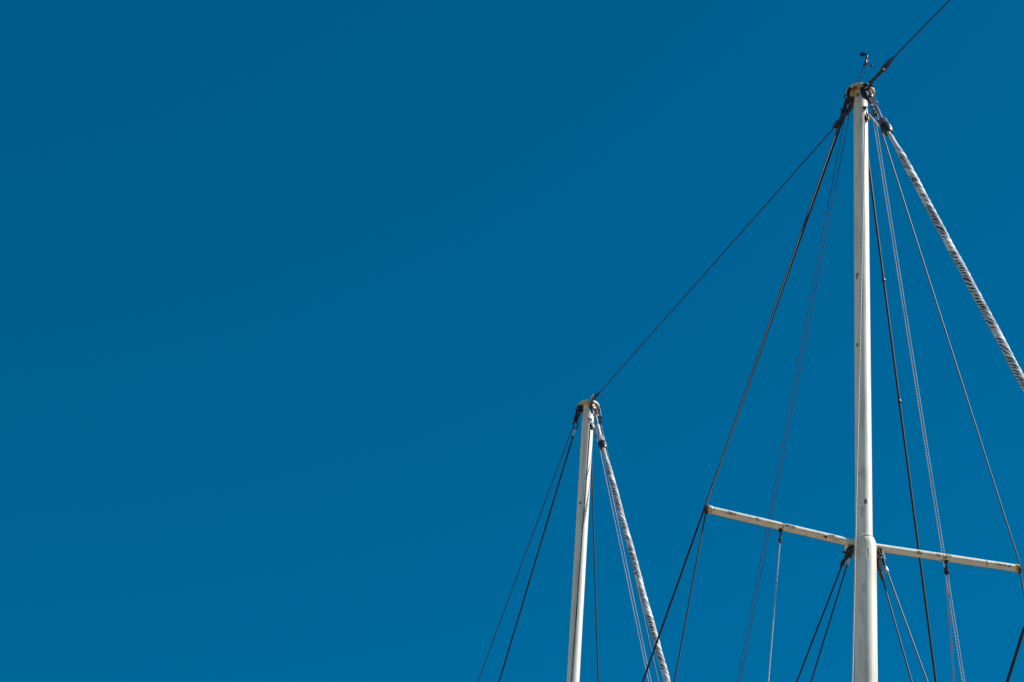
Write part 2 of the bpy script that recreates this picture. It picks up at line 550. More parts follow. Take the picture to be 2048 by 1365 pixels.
def shackle(mb, p, q, halfw, wire, nrm):
    """bow shackle: bow at p, pin with head at q"""
    p, q = Vector(p), Vector(q)
    d = (q - p).normalized()
    nrm = (Vector(nrm) - d * Vector(nrm).dot(d)).normalized()
    sd = d.cross(nrm).normalized()
    pts = [q + sd * halfw * .85]
    for k in range(9):
        a = math.pi * k / 8
        pts.append(p + d * halfw * (1 - math.sin(a)) + sd * halfw * math.cos(a))
    pts.append(q - sd * halfw * .85)
    path_tube(mb, pts, wire, 8)
    lathe(mb, q - sd * (halfw + wire * 2.2), q + sd * (halfw + wire * 3.2),
          [(0, wire * 1.3), (.16, wire * 1.3), (.17, wire * .9), (.8, wire * .9), (.81, wire * 1.6), (1, wire * 1.6)], 10)
    return mb

def spline(p, q, step, sag=0.0):
    p, q = Vector(p), Vector(q)
    n = max(2, int((q - p).length / step))
    out = []
    for i in range(n + 1):
        t = i / n
        out.append(p.lerp(q, t) - UP * (4 * sag * t * (1 - t)))
    return out

# ------------------------------------------------------------------ things
def thing(name, label, cat, loc, group=None):
    o = bpy.data.objects.new(name, None)
    o.empty_display_size = 0.2
    COL.objects.link(o)
    o.location = loc
    o['_o'] = tuple(loc)
    o['label'] = label
    o['category'] = cat
    if group: o['group'] = group
    return o

def tag(o, label, cat, group=None):
    o['label'] = label
    o['category'] = cat
    if group: o['group'] = group
    return o

def struct(o):
    o['kind'] = 'structure'
    return o

G_MAST = 'white masts of the moored schooner'
G_SHROUD = 'standing wire rigging of the masts'
G_ROPE = 'running ropes of the rig'
G_BLOCK = 'pulley blocks hanging in the rig'
G_SAIL = 'furled staysails'

# ------------------------------------------------------------------ setting: quay, water, hull (all below the picture)
mb = MB()
box(mb, S(0, -406.5, -1.5), FW, RV, UP, 900, 400, 1.5)
struct(mb.build('quay', 'concrete', origin=S(0, -6.5, 0), smooth=False))
mb = MB()
mb.add([S(-2500, -6.4, -1.6), S(2500, -6.4, -1.6), S(2500, 2500, -1.6), S(-2500, 2500, -1.6)], [(0, 1, 2, 3)])
struct(mb.build('water', 'water', origin=S(0, 0, -1.6), smooth=False))

hull = thing('ship_hull', 'dark hull of the moored schooner with a bare wooden deck', 'ship', S(0, 0, -1.6))
stations = []
for i in range(33):
    t = i / 32.0
    u = -32 + 54 * t
    hb = 5.3 * (1 - max(0.0, (t - 0.62) / 0.38) ** 2.0) * (0.72 + 0.28 * min(1.0, t / 0.25))
    stations.append((u, max(hb, 0.05)))
vs, fs = [], []
for (u, hb) in stations:
    for (k, z) in ((0.0, -3.2), (0.45, -2.9), (0.86, -1.2), (1.0, 1.2), (1.0, 4.0)):
        vs.append(S(u, -hb * k, z))
    for (k, z) in ((1.0, 4.0), (1.0, 1.2), (0.86, -1.2), (0.45, -2.9), (0.0, -3.2)):
        vs.append(S(u, hb * k, z))
for i in range(32):
    for k in range(9):
        if k == 4: continue
        fs.append((i * 10 + k, i * 10 + k + 1, (i + 1) * 10 + k + 1, (i + 1) * 10 + k))
fs.append(tuple(range(10)))
MB().add(vs, fs).build('hull_shell', 'hull', hull)
vs, fs = [], []
for (u, hb) in stations:
    vs += [S(u, -hb * 0.985, DECK), S(u, 0, DECK), S(u, hb * 0.985, DECK)]
for i in range(32):
    for k in range(2):
        fs.append((i * 3 + k, i * 3 + k + 1, (i + 1) * 3 + k + 1, (i + 1) * 3 + k))
MB().add(vs, fs).build('deck', 'deck', hull)

# ------------------------------------------------------------------ masts
def on_mast(u0, R, s, z, cu, cw):
    """a point on a mast's skin; s = -1..1 across the side that faces the quay corner"""
    c = math.sqrt(1 - s * s)
    return S(u0 + R * (c * cu - s * cw), R * (c * cw + s * cu), z)

def mast_cap(parent, u0, z, r):
    c = S(u0, 0, z)
    mb = MB()
    lathe(mb, c - UP * 0.012, c + UP * 0.030, [(0, r * .985), (.18, r), (.72, r), (.9, r * .97), (1, r * .88)], 48)
    cap = mb.build('masthead_cap', 'cap' if u0 == 0 else 'cap_after', parent)
    return cap

main = thing('mast', 'tall white mast with a rusty flat cap and crosswise spreaders', 'mast', S(0, 0, DECK), G_MAST)
mb = MB()
zb = 17.19
lathe(mb, S(0, 0, DECK), S(0.004, 0.013, zb), [(0, 0.135), (.45, 0.124), (.9, 0.117), (.9925, 0.1165), (.9958, 0.1145), (.9982, 0.109), (1.0, 0.098)], 48)
lower = mb.build('lower_mast', 'mast', main)
mb = MB()
lathe(mb, S(0, 0, zb - 0.05), S(0, 0, 23.30), [(0, 0.0915), (.35, 0.0888), (.7, 0.0855), (1, 0.083)], 48)
upper = mb.build('upper_mast', 'mast', main)
mb = MB()
lathe(mb, S(0, 0.004, zb + 0.004), S(0, 0.004, zb + 0.022), [(0, 0.100), (.3, 0.104), (.7, 0.104), (1, 0.0985)], 48)
mb.build('weld_collar', 'mast', main)
# halyard slot in the lower mast: raised rim; a dark plate stands in for the shade inside
cu, cw = 0.937, -0.350
sc_ = on_mast(0, 0.1168, 0.34, 16.975, cu, cw)
sn = (sc_ - S(0, 0, 16.975)).normalized()
mb = MB(); link(mb, sc_ + UP * .062 + sn * .001, sc_ - UP * .062 + sn * .001, 0.0135, 0.0045, sn)
mb.build('slot_rim', 'mast', lower)
mb = MB(); box(mb, sc_ + sn * 0.0006, sn.cross(UP), UP, sn, 0.0105, 0.058, 0.002, 0.009)
mb.build('slot_shade_plate', 'iron', lower)
cap = mast_cap(main, 0, 23.300, 0.170)
# rusty lugs under the cap
mb = MB(); box(mb, S(0.0, -0.126, 23.210), RV, UP, FW, 0.042, 0.078, 0.012, 0.014)
mb.build('lug', 'rust_iron', cap)
mb = MB(); box(mb, S(-0.015, -0.112, 23.245), RV, UP, FW, 0.026, 0.042, 0.05, 0.01)
mb.build('lug', 'plate', cap)
mb = MB(); box(mb, S(0.0, 0.120, 23.235), RV, UP, FW, 0.036, 0.052, 0.012, 0.012)
mb.build('lug', 'rust_iron', cap)
mb = MB(); box(mb, S(0.15, 0.0, 23.255), FW, UP, RV, 0.062, 0.040, 0.011, 0.014)
mb.build('lug', 'rust_iron', cap)
mb = MB(); box(mb, S(-0.17, 0.0, 23.300), FW, UP, RV, 0.075, 0.034, 0.011, 0.014)
mb.build('lug', 'rust_iron', cap)

# spreaders
def spreader(side, tip, label):
    t = Q(tip)
    root = S(0, side * 0.100, 17.130)
    d = (t - root).normalized()
    mb = MB()
    lathe(mb, root, t, [(0, 0.0405), (.5, 0.040), (.985, 0.0385), (1, 0.036)], 28)
    sp = mb.build('spreader', 'spreader', main)
    sp['label'] = label
    # tip: a short fat sleeve with a groove plate that holds the shroud
    mb = MB(); lathe(mb, t - d * 0.035, t + d * 0.018, [(0, 0.040), (.12, 0.0445), (.8, 0.0445), (.95, 0.040), (1, 0.03)], 24)
    mb.build('tip_sleeve', 'cap', sp)
    mb = MB(); box(mb, t + d * 0.022 - UP * 0.006, FW, UP, RV, 0.022, 0.050, 0.014, 0.008)
    mb.build('shroud_clamp', 'rust_iron', sp)
    mb = MB(); lathe(mb, t + d * 0.03 - FW * 0.034 - UP * .012, t + d * 0.03 + FW * 0.036 - UP * .012, [(0, .011), (.2, .011), (.21, .007), (.8, .007), (.81, .012), (1, .012)], 8)
    mb.build('bolt', 'iron', sp)
    # weld bead along the near side, dirty, rust-stained; colour also paints the core shadow
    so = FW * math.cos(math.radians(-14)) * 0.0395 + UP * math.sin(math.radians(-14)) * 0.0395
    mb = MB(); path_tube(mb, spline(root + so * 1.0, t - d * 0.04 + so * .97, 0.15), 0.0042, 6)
    mb.build('weld_seam_shade', 'seam_shade', sp)
    # joint bands along the tube
    for fr in ((0.50,) if side < 0 else (0.48, 0.78)):
        c = root.lerp(t, fr)
        mb = MB(); lathe(mb, c - d * 0.010, c + d * 0.010, [(0, .0402), (.3, .0415), (.7, .0415), (1, .0402)], 24)
        mb.build('band', 'plate', sp)
    # upright gusset under the root, with an end tab
    mb = MB()
    a = S(0, side * 0.112, 17.095); 
    box(mb, S(0.0, side * 0.150, 17.045), RV, UP, FW, 0.043, 0.058, 0.010, 0.006)
    mb.build('gusset', 'plate', sp)
    mb = MB(); box(mb, S(0.0, side * 0.200, 17.068), RV, UP, FW, 0.006, 0.034, 0.034, 0.002)
    mb.build('end_tab', 'spreader', sp)
    return sp
spreader(-1, 'tipL', 'cream spreader arm reaching out to the left of the mast')
spreader(1, 'tipR', 'cream spreader arm reaching out to the right of the mast')

after = thing('mast', 'white mast farther off with a rust-stained cap, lower in the picture', 'mast', S(LM, 0, DECK), G_MAST)
mb = MB()
lathe(mb, S(LM, 0, DECK), S(LM, 0, 26.51), [(0, 0.125), (.55, 0.096), (.8, 0.0945), (1, 0.092)], 48)
mb.build('mast_tube', 'mast_after', after)
cap2 = mast_cap(after, LM, 26.510, 0.172)
mb = MB(); box(mb, S(LM, -0.130, 26.440), RV, UP, FW, 0.040, 0.062, 0.012, 0.012)
mb.build('lug', 'rust_iron', cap2)
mb = MB(); box(mb, S(LM, 0.130, 26.450), RV, UP, FW, 0.040, 0.056, 0.012, 0.012)
mb.build('lug', 'rust_iron', cap2)
mb = MB(); box(mb, S(LM + 0.165, 0.0, 26.460), FW, UP, RV, 0.075, 0.048, 0.011, 0.014)
mb.build('lug', 'rust_iron', cap2)
mb = MB(); box(mb, S(LM + 0.19, 0.0, 26.560), FW, UP, RV, 0.05, 0.028, 0.011, 0.01)
mb.build('lug', 'cap', cap2)

fore = thing('mast', 'shorter fore mast of the schooner standing right of the picture', 'mast', S(LF, 0, DECK), G_MAST)
mb = MB(); lathe(mb, S(LF, 0, DECK), S(LF, 0, 19.86), [(0, 0.135), (.6, 0.115), (1, 0.085)], 32)
mb.build('mast_tube', 'mast_after', fore)
mast_cap(fore, LF, 19.86, 0.170)

# ------------------------------------------------------------------ wire stays and shrouds
def wire(parent, pts, dia, mat='wire', name='wire', step=0.6):
    mb = MB()
    out = []
    for i in range(len(pts) - 1):
        sg = spline(pts[i], pts[i + 1], step)
        out += sg if not out else sg[1:]
    path_tube(mb, out, dia * 0.45, 8)
    return mb.build(name, mat, parent)

def part(parent, name, mat, fn, *a, **k):
    mb = MB(); fn(mb, *a, **k)
    return mb.build(name, mat, parent)

# triatic stay between the two mast heads
t = thing('wire_stay', 'long thin black stay slanting between the two mast heads', 'stay', Q('A0'), G_SHROUD)
part(t, 'shackle', 'iron', shackle, S(-0.19, 0, 23.310), Q('A0'), 0.022, 0.009, UP)
part(t, 'toggle', 'rust_iron', fork, Q('A0'), Q('A1'), 0.026, 0.008, UP)
part(t, 'turnbuckle', 'iron', lathe, Q('A1'), Q('A2'), [(0, .013), (.15, .027), (.8, .027), (1, .014)], 14)
part(t, 'fork', 'rust_iron', fork, Q('A2'), Q('A3'), 0.030, 0.009, RV)
wire(t, [Q('A3'), Q('A4')], 0.017)
part(t, 'fork', 'iron', fork, Q('A5', .10, 0, -.03), Q('A4'), 0.020, 0.007, UP)
part(t, 'shackle', 'iron', shackle, S(LM + 0.21, 0, 26.55), Q('A5', .12, 0, -.035), 0.022, 0.010, RV)

# stay from the middle mast forward to the fore mast
t = thing('wire_stay', 'black stay with a turnbuckle rising to the upper right edge', 'stay', Q('B0'), G_SHROUD)
part(t, 'shackle', 'rust_iron', shackle, S(0.17, 0, 23.245), Q('B0'), 0.030, 0.012, UP)
part(t, 'shackle', 'iron', shackle, Q('B1'), Q('B0', .02, 0, -.003), 0.024, 0.011, RV)
part(t, 'turnbuckle', 'rust_iron', lathe, Q('B1'), Q('B2'), [(0, .012), (.08, .018), (.18, .016), (.5, .023), (.85, .022), (.95, .015), (1, .012)], 14)
fk = part(t, 'fork', 'iron', fork, Q('B2', -.02, 0, .005), Q('B3'), 0.029, 0.009, UP)
part(fk, 'pin', 'steel', lathe, Q('B2', .06, -.02, -.06), Q('B2', .06, .03, .05), [(0, .018), (.2, .018), (.21, .012), (.8, .012), (.81, .016), (1, .016)], 10)
part(t, 'socket', 'iron', lathe, Q('B3', -.04, 0, .013), Q('B3', .14, 0, -.043), [(0, .028), (.5, .024), (.9, .014), (1, .010)], 12)
wire(t, [Q('B3'), Q('B4'), Q('Bfore')], 0.018)

# left shrouds of the middle mast
t = thing('wire_shroud', 'thick black shroud from the tall mast head passing outside the left spreader tip', 'shroud', Q('w11'), G_SHROUD)
part(t, 'ring', 'iron', link, Q('ringL', 0, -.004, .034), Q('ringL', 0, -.008, -.034), 0.024, 0.008, FW)
part(t, 'ring', 'iron', link, Q('ringL', 0, .010, -.020), Q('ringL', 0, .008, -.095), 0.020, 0.008, RV)
part(t, 'toggle', 'rust_iron', fork, Q('togL0'), Q('togL1'), 0.026, 0.008, FW)
part(t, 'shackle', 'iron', shackle, Q('togL0', 0, .035, -.02), Q('togL1', 0, .012, -.01), 0.024, 0.010, FW)
part(t, 'turnbuckle', 'iron', lathe, Q('togL1', 0, 0, .02), Q('forkL'), [(0, .014), (.15, .028), (.6, .030), (.85, .026), (1, .016)], 14)
wire(t, [Q('forkL'), Q('w11')], 0.026)

t = thing('wire_shroud', 'thin brown shroud bent over the left spreader tip', 'shroud', Q('w2low1'), G_SHROUD)
part(t, 'socket', 'iron', lathe, Q('togL1', 0, -.012, -.03), Q('w2top'), [(0, .012), (.2, .020), (.8, .018), (1, .010)], 12)
tip = Q('tipL') + (Q('tipL') - S(0, -.1, 17.13)).normalized() * 0.03
wire(t, [Q('w2top'), tip + UP * .05, tip - UP * .05, Q('w2low1')], 0.018, 'wire_tan')

# right shrouds of the middle mast
t = thing('wire_shroud', 'thin black shroud bent over the right spreader tip', 'shroud', Q('w11low1'), G_SHROUD)
part(t, 'shackle', 'iron', shackle, S(0, .14, 23.20), Q('w11top', 0, .006, -.045), 0.02, 0.008, FW)
part(t, 'socket', 'iron', lathe, Q('w11top', 0, .004, -.03), Q('w11top', 0, .05, -.19), [(0, .012), (.2, .018), (.8, .016), (1, .009)], 12)
tip = Q('tipR') + (Q('tipR') - S(0, .1, 17.13)).normalized() * 0.03
wire(t, [Q('w11top', 0, .015, -.07), tip + UP * .05, tip - UP * .05, Q('w11low1')], 0.017)

t = thing('wire_shroud', 'thick black shroud running down close along the right of the tall mast', 'shroud', Q('w91'), G_SHROUD)
part(t, 'socket', 'iron', lathe, Q('w90', -.09), Q('w90', -.12, .03, -.25), [(0, .014), (.2, .022), (.8, .02), (1, .014)], 12)
wire(t, [Q('w90', -.1), Q('w91')], 0.032)
for fr in (0.105, 0.178, 0.345):
    c = Q('w90', -.1).lerp(Q('w91'), fr)
    dd = (Q('w91') - Q('w90')).normalized()
    part(t, 'clamp', 'iron', lathe, c - dd * .025, c + dd * .025, [(0, .016), (.3, .023), (.7, .023), (1, .016)], 8)

# lower shrouds
t = thing('wire_shroud', 'left-hand black lower shroud under the left spreader root, with a turnbuckle', 'shroud', Q('la1'), G_SHROUD)
part(t, 'shackle', 'iron', shackle, Q('la0', .03, .0, .02), Q('la1', .02, .004, .01), 0.022, 0.010, FW)
part(t, 'fork', 'iron', fork, Q('la1', .02, .012, .02), Q('la1').lerp(P and Q('la0', 0, -.06, -.16), 0.6), 0.026, 0.008, FW)
la_a, la_b = Q('la0', .0, -.05, -.10), S(0, -0.258, 16.815)
part(t, 'turnbuckle', 'rust_iron', lathe, S(.0, -.222, 16.905), la_b, [(0, .013), (.2, .021), (.75, .023), (1, .011)], 12)
wire(t, [S(0, -0.250, 16.825), S(-6.0, -3.855, DECK)], 0.019)
t = thing('wire_shroud', 'brown lower shroud with a pale sleeve, nearest the mast on its left', 'shroud', Q('lb1'), G_SHROUD)
part(t, 'toggle', 'iron', fork, Q('lb0', .03, .0, .03), Q('lb1', .01), 0.024, 0.008, FW)
part(t, 'sleeve', 'zinc', lathe, Q('lb1', .005, -.004, .01), S(0, -0.190, 16.855), [(0, .012), (.15, .019), (.85, .019), (1, .011)], 12)
wire(t, [S(0, -0.188, 16.860), S(-2.5, -3.382, DECK)], 0.018, 'wire_tan')
t = thing('wire_shroud', 'black lower shroud with a dark turnbuckle, nearest the mast on its right', 'shroud', S(0, 3.814, DECK), G_SHROUD)
part(t, 'shackle', 'iron', shackle, Q('lc0', .02, -.004, .03), Q('lc0', .01, .004, -.03), 0.022, 0.010, FW)
part(t, 'fork', 'iron', fork, Q('lc1', .01, -.004, .045), Q('lc2'), 0.026, 0.008, FW)
part(t, 'turnbuckle', 'rust_iron', lathe, Q('lc2', 0, 0, .01), S(0, 0.207, 16.745), [(0, .012), (.2, .022), (.8, .022), (1, .011)], 12)
wire(t, [S(0, 0.205, 16.755), S(0, 3.814, DECK)], 0.019)
t = thing('wire_shroud', 'brown lower shroud with a bright sleeve under the right spreader root', 'shroud', S(1.5, 4.115, DECK), G_SHROUD)
part(t, 'chain', 'rust_iron', link, Q('lc0', .03, .01, .085), Q('ld0', .02, -.006, -.005), 0.016, 0.008, FW)
part(t, 'shackle', 'steel', shackle, Q('ld0', .02, -.004, .03), Q('ld1', .01, .002, 0), 0.018, 0.008, FW)
part(t, 'rod', 'iron', lathe, Q('ld1', .01, -.002, .01), Q('ld2'), [(0, .018), (.2, .016), (.8, .012), (1, .012)], 12)
part(t, 'sleeve', 'steel', lathe, Q('ld2', 0, -.003, .012), S(0.012, 0.258, 16.835), [(0, .013), (.12, .019), (.88, .019), (1, .011)], 12)
wire(t, [S(0.011, 0.255, 16.845), S(1.5, 4.115, DECK)], 0.018, 'wire_tan')

# after mast
t = thing('wire_shroud', 'leftmost thin grey shroud slanting down from the farther mast', 'shroud', Q('z_o1'), G_SHROUD)
part(t, 'link', 'iron', link, Q('z_ring0', 0, -.01, -.02), Q('z_ring1', 0, -.012, -.02), 0.024, 0.010, FW)
part(t, 'link', 'iron', link, Q('z_ring1', 0, -.012, .01), Q('z_ring2', 0, -.012, -.01), 0.024, 0.010, RV)
part(t, 'fork', 'iron', fork, Q('z_ring2', 0, -.010, .02), Q('z_ring3', 0, -.03, -.02), 0.024, 0.008, FW)
wire(t, [Q('z_o0', 0, -.012, -.06), Q('z_o1')], 0.016, 'wire_tan')
t = thing('wire_shroud', 'thicker black shroud with a thimble, second from left on the farther mast', 'shroud', Q('z_t1'), G_SHROUD)
part(t, 'link', 'iron', link, Q('z_ring0', .0, .012, -.03), Q('z_ring1', 0, .02, -.03), 0.024, 0.010, RV)
part(t, 'link', 'iron', link, Q('z_ring1', .0, .02, 0), Q('z_ring2', 0, .016, -.02), 0.026, 0.010, FW)
part(t, 'toggle', 'rust_iron', fork, Q('z_ring2', 0, .012, .03), Q('z_ring3', 0, .006, -.02), 0.030, 0.009, FW)
part(t, 'thimble', 'iron', link, Q('z_thim', 0, .004, .085), Q('z_thim', 0, -.014, -.075), 0.040, 0.011, FW, taper=0.35)
part(t, 'sleeve', 'zinc', lathe, Q('z_thim', 0, -.010, -.06), Q('z_t0'), [(0, .020), (.5, .018), (1, .012)], 12)
wire(t, [Q('z_t0'), Q('z_t1')], 0.026)
t = thing('wire_shroud', 'dark shroud hanging close along the right of the farther mast', 'shroud', Q('z231'), G_SHROUD)
part(t, 'socket', 'iron', lathe, Q('z230', -.09), Q('z230', -.12, .02, -.2), [(0, .014), (.2, .02), (.8, .02), (1, .012)], 12)
wire(t, [Q('z230', -.1), Q('z231')], 0.024)
t = thing('wire_shroud', 'thin dark shroud half hidden behind the furled sail of the farther mast', 'shroud', Q('z251'), G_SHROUD)
part(t, 'shackle', 'iron', shackle, Q('z_sh0', 0, -.01, .05), Q('z_sh1', 0, -.004, .02), 0.026, 0.010, FW)
part(t, 'fork', 'iron', fork, Q('z_sh1', 0, -.004, .04), Q('z250', 0, .012, -.06), 0.022, 0.007, RV)
wire(t, [Q('z250', 0, .010, -.045), Q('z251')], 0.014)
# shroud of the fore mast crossing the lower right corner
t = thing('wire_shroud', 'thick black wire crossing the lower right corner', 'shroud', Q('fs1'), G_SHROUD)
wire(t, [Q('fs0'), Q('fs1')], 0.026)

# ------------------------------------------------------------------ running ropes
def rope(name, label, pts, dia, mat, lobes=2, pitch=0.075, fine_len=9.0, group=G_ROPE, n=8):
    out = []
    for i in range(len(pts) - 1):
        a, b = Vector(pts[i]), Vector(pts[i + 1])
        Ls = (b - a).length
        nf = int(min(Ls, fine_len) / 0.015)
        seg = [a + (b - a) * (k * 0.015 / Ls) for k in range(nf + 1)]
        rest = Ls - nf * 0.015
        if rest > 1e-4:
            nn = max(1, int(rest / 0.5))
            s0 = seg[-1]
            seg += [s0.lerp(b, (k + 1) / nn) for k in range(nn)]
        out += seg if not out else seg[1:]
    mb = MB()
    kk = 2 * math.pi / pitch
    path_tube(mb, out, dia / 2, n, True, lambda s, ph: 1 + 0.12 * math.cos(lobes * ph - lobes * kk * s * 0.5))
    o = mb.build(name, mat, origin=pts[-1])
    return tag(o, label, 'rope', group)

rope('halyard', 'left one of the two dark ropes behind the left spreader', [Q('w7a0'), Q('w7a1')], 0.0080, 'rope_dark')
rope('halyard', 'right one of the two dark ropes behind the left spreader', [Q('w7b0'), Q('w7b1')], 0.0080, 'rope_dark')
rope('halyard', 'left one of the two white ropes behind the right spreader', [Q('w10a0'), Q('w10a1')], 0.0088, 'rope_white')
rope('halyard', 'right one of the two white ropes behind the right spreader', [Q('w10b0'), Q('w10b1')], 0.0088, 'rope_white')
rope('halyard', 'cream rope running down the face of the tall mast', [Q('hal0'), Q('hal1')], 0.014, 'rope_cream')
rope('halyard', 'short cream rope from the mast block to the furled sail swivel', [Q('hal0b'), Q('F5', -.06, -.03, .03)], 0.016, 'rope_cream')
rope('flag_line', 'pale grey rope hanging from the block on the left spreader', [Q('rl0'), Q('rl1')], 0.013, 'rope_pale')
rope('flag_line', 'left one of the two thin grey ropes below the right spreader block', [Q('rr10'), Q('rr11')], 0.0065, 'rope_grey')
rope('flag_line', 'right one of the two thin grey ropes below the right spreader block', [Q('rr20'), Q('rr21')], 0.0065, 'rope_grey')
rope('halyard', 'dark rope beside the thick left shroud of the farther mast', [Q('z_r0', 0, .012, 0), Q('z_r1', 0, .03, 0)], 0.0080, 'rope_dark')
rope('halyard', 'black rope running down the face of the farther mast', [Q('zhal0'), Q('zhal1')], 0.019, 'rope_dark')
rope('halyard', 'short dark rope from the farther mast block to its sail swivel', [Q('zhal0b'), Q('G6', -.04, -.03, .08)], 0.014, 'rope_dark')
rope('halyard', 'left one of the two white ropes beside the farther furled sail', [Q('z24a0'), Q('z24a1')], 0.0105, 'rope_white')
rope('halyard', 'right one of the two white ropes beside the farther furled sail', [Q('z24b0'), Q('z24b1')], 0.0105, 'rope_white')

# ------------------------------------------------------------------ pulley blocks
def pulley(label, hang, c, d, halfw, halfh, thick, mat='wood', group=G_BLOCK, nrm=None):
    """hang: where it hangs; c: middle of the shell; d: unit vector down the block; nrm: sheave axle"""
    c, d = Vector(c), Vector(d).normalized()
    nrm = (Vector(nrm) - d * Vector(nrm).dot(d)).normalized()
    sd = d.cross(nrm)
    t = thing('pulley_block', label, 'block', c, group)
    for s in (-1, 1):
        mb = MB(); vs = []; m = 20
        for zz, sc in ((0, 1.0), (.7, 1.0), (1, .82)):
            for k in range(m):
                a = 2 * math.pi * k / m
                ew = halfw * (1.0 - 0.18 * math.cos(a))     # egg: fuller below
                vs.append(c + d * (-math.cos(a)) * halfh * sc + sd * math.sin(a) * ew * sc + nrm * s * (thick * (.32 + .68 * zz)))
        fs = []
        for i in range(2):
            for k in range(m):
                k2 = (k + 1) % m
                f = (i * m + k, i * m + k2, (i + 1) * m + k2, (i + 1) * m + k)
                fs.append(f if s > 0 else f[::-1])
        fs.append(tuple(range(2 * m, 3 * m)) if s > 0 else tuple(range(3 * m - 1, 2 * m - 1, -1)))
        fs.append(tuple(range(m - 1, -1, -1)) if s > 0 else tuple(range(m)))
        mb.add(vs, fs)
        mb.build('cheek', mat, t)
    mb = MB(); lathe(mb, c + d * halfh * .15 - nrm * thick * .3, c + d * halfh * .15 + nrm * thick * .3, [(0, halfw * .8), (.5, halfw * .62), (1, halfw * .8)], 18)
    mb.build('sheave', 'steel', t)
    mb = MB(); lathe(mb, c + d * halfh * .15 - nrm * thick * 1.25, c + d * halfh * .15 + nrm * thick * 1.25, [(0, halfw * .2), (1, halfw * .2)], 8)
    mb.build('axle', 'steel', t)
    mb = MB(); shackle(mb, hang, c - d * halfh * .85, halfw * .5, halfw * .2, nrm)
    mb.build('shackle', 'iron', t)
    return t

CD = (FW * 0.937 - RV * 0.350).normalized()
CR = (FW * 0.350 + RV * 0.937).normalized()
d_ = (Q('blk1') - Q('blk0')).normalized()
b1 = pulley('black pulley block on the face of the tall mast just below its cap', Q('blk0'), Q('blk1'), d_, 0.030, 0.066, 0.026, nrm=CR + CD * .3)
mb = MB(); box(mb, Q('blk0', -.025, -.008, .0), CR, UP, CD, 0.030, 0.010, 0.02, 0.004)
mb.build('bracket', 'rust_iron', b1)
pulley('small dark block hanging right of the tall mast under its cap', Q('chR1'), Q('blkR'), (0, 0, -1), 0.022, 0.044, 0.018, nrm=RV)
b2 = pulley('small dark block hanging under the left spreader', Q('sbL1', 0, 0, .012), Q('sbL2'), (0, 0, -1), 0.017, 0.036, 0.016, nrm=FW + RV)
mb = MB(); box(mb, Q('sbL0', 0, 0, .012), RV, UP, FW, 0.017, 0.032, 0.017, 0.004); lathe(mb, Q('sbL0', 0, 0, -.015), Q('sbL1', 0, 0, -.002), [(0, .015), (.5, .009), (1, .008)], 8)
mb.build('strap', 'iron', b2)
b3 = pulley('round black block hanging under the right spreader', Q('sbR1', 0, 0, .012), Q('sbR2'), (0, 0, -1), 0.026, 0.042, 0.014, nrm=CD)
mb = MB(); box(mb, Q('sbR0', 0, 0, .012), RV, UP, FW, 0.018, 0.030, 0.018, 0.004); lathe(mb, Q('sbR0', 0, 0, -.015), Q('sbR1', 0, 0, -.002), [(0, .015), (.5, .009), (1, .008)], 8)
mb.build('strap', 'iron', b3)
d_ = (Q('zblk1') - Q('zblk0')).normalized()
b4 = pulley('dark pulley block on the face of the farther mast below its cap', Q('zblk0'), Q('zblk1'), d_, 0.034, 0.070, 0.030, nrm=FW + RV * .4)
mb = MB(); box(mb, Q('zblk0', -.02, -.004, 0), RV, UP, FW, 0.032, 0.010, 0.022, 0.004)
mb.build('bracket', 'rust_iron', b4)
# ------------------------------------------------------------------ furled sails
def ridged(x, k=0.5):
    f = x - np.floor(x)
    return np.where(f < k, 1 - f / k, (f - k) / (1 - k))

def hash2(i, j):
    v = np.sin(i * 127.1 + j * 311.7) * 43758.5453
    return v - np.floor(v)

def vnoise(x, y, per):
    """value noise, periodic in y with period per"""
    xi, yi = np.floor(x), np.floor(y)
    fx, fy = x - xi, y - yi
    fx, fy = fx * fx * (3 - 2 * fx), fy * fy * (3 - 2 * fy)
    a, b = hash2(xi, yi % per), hash2(xi + 1, yi % per)
    c, d = hash2(xi, (yi + 1) % per), hash2(xi + 1, (yi + 1) % per)
    return (a + (b - a) * fx) * (1 - fy) + (c + (d - c) * fx) * fy

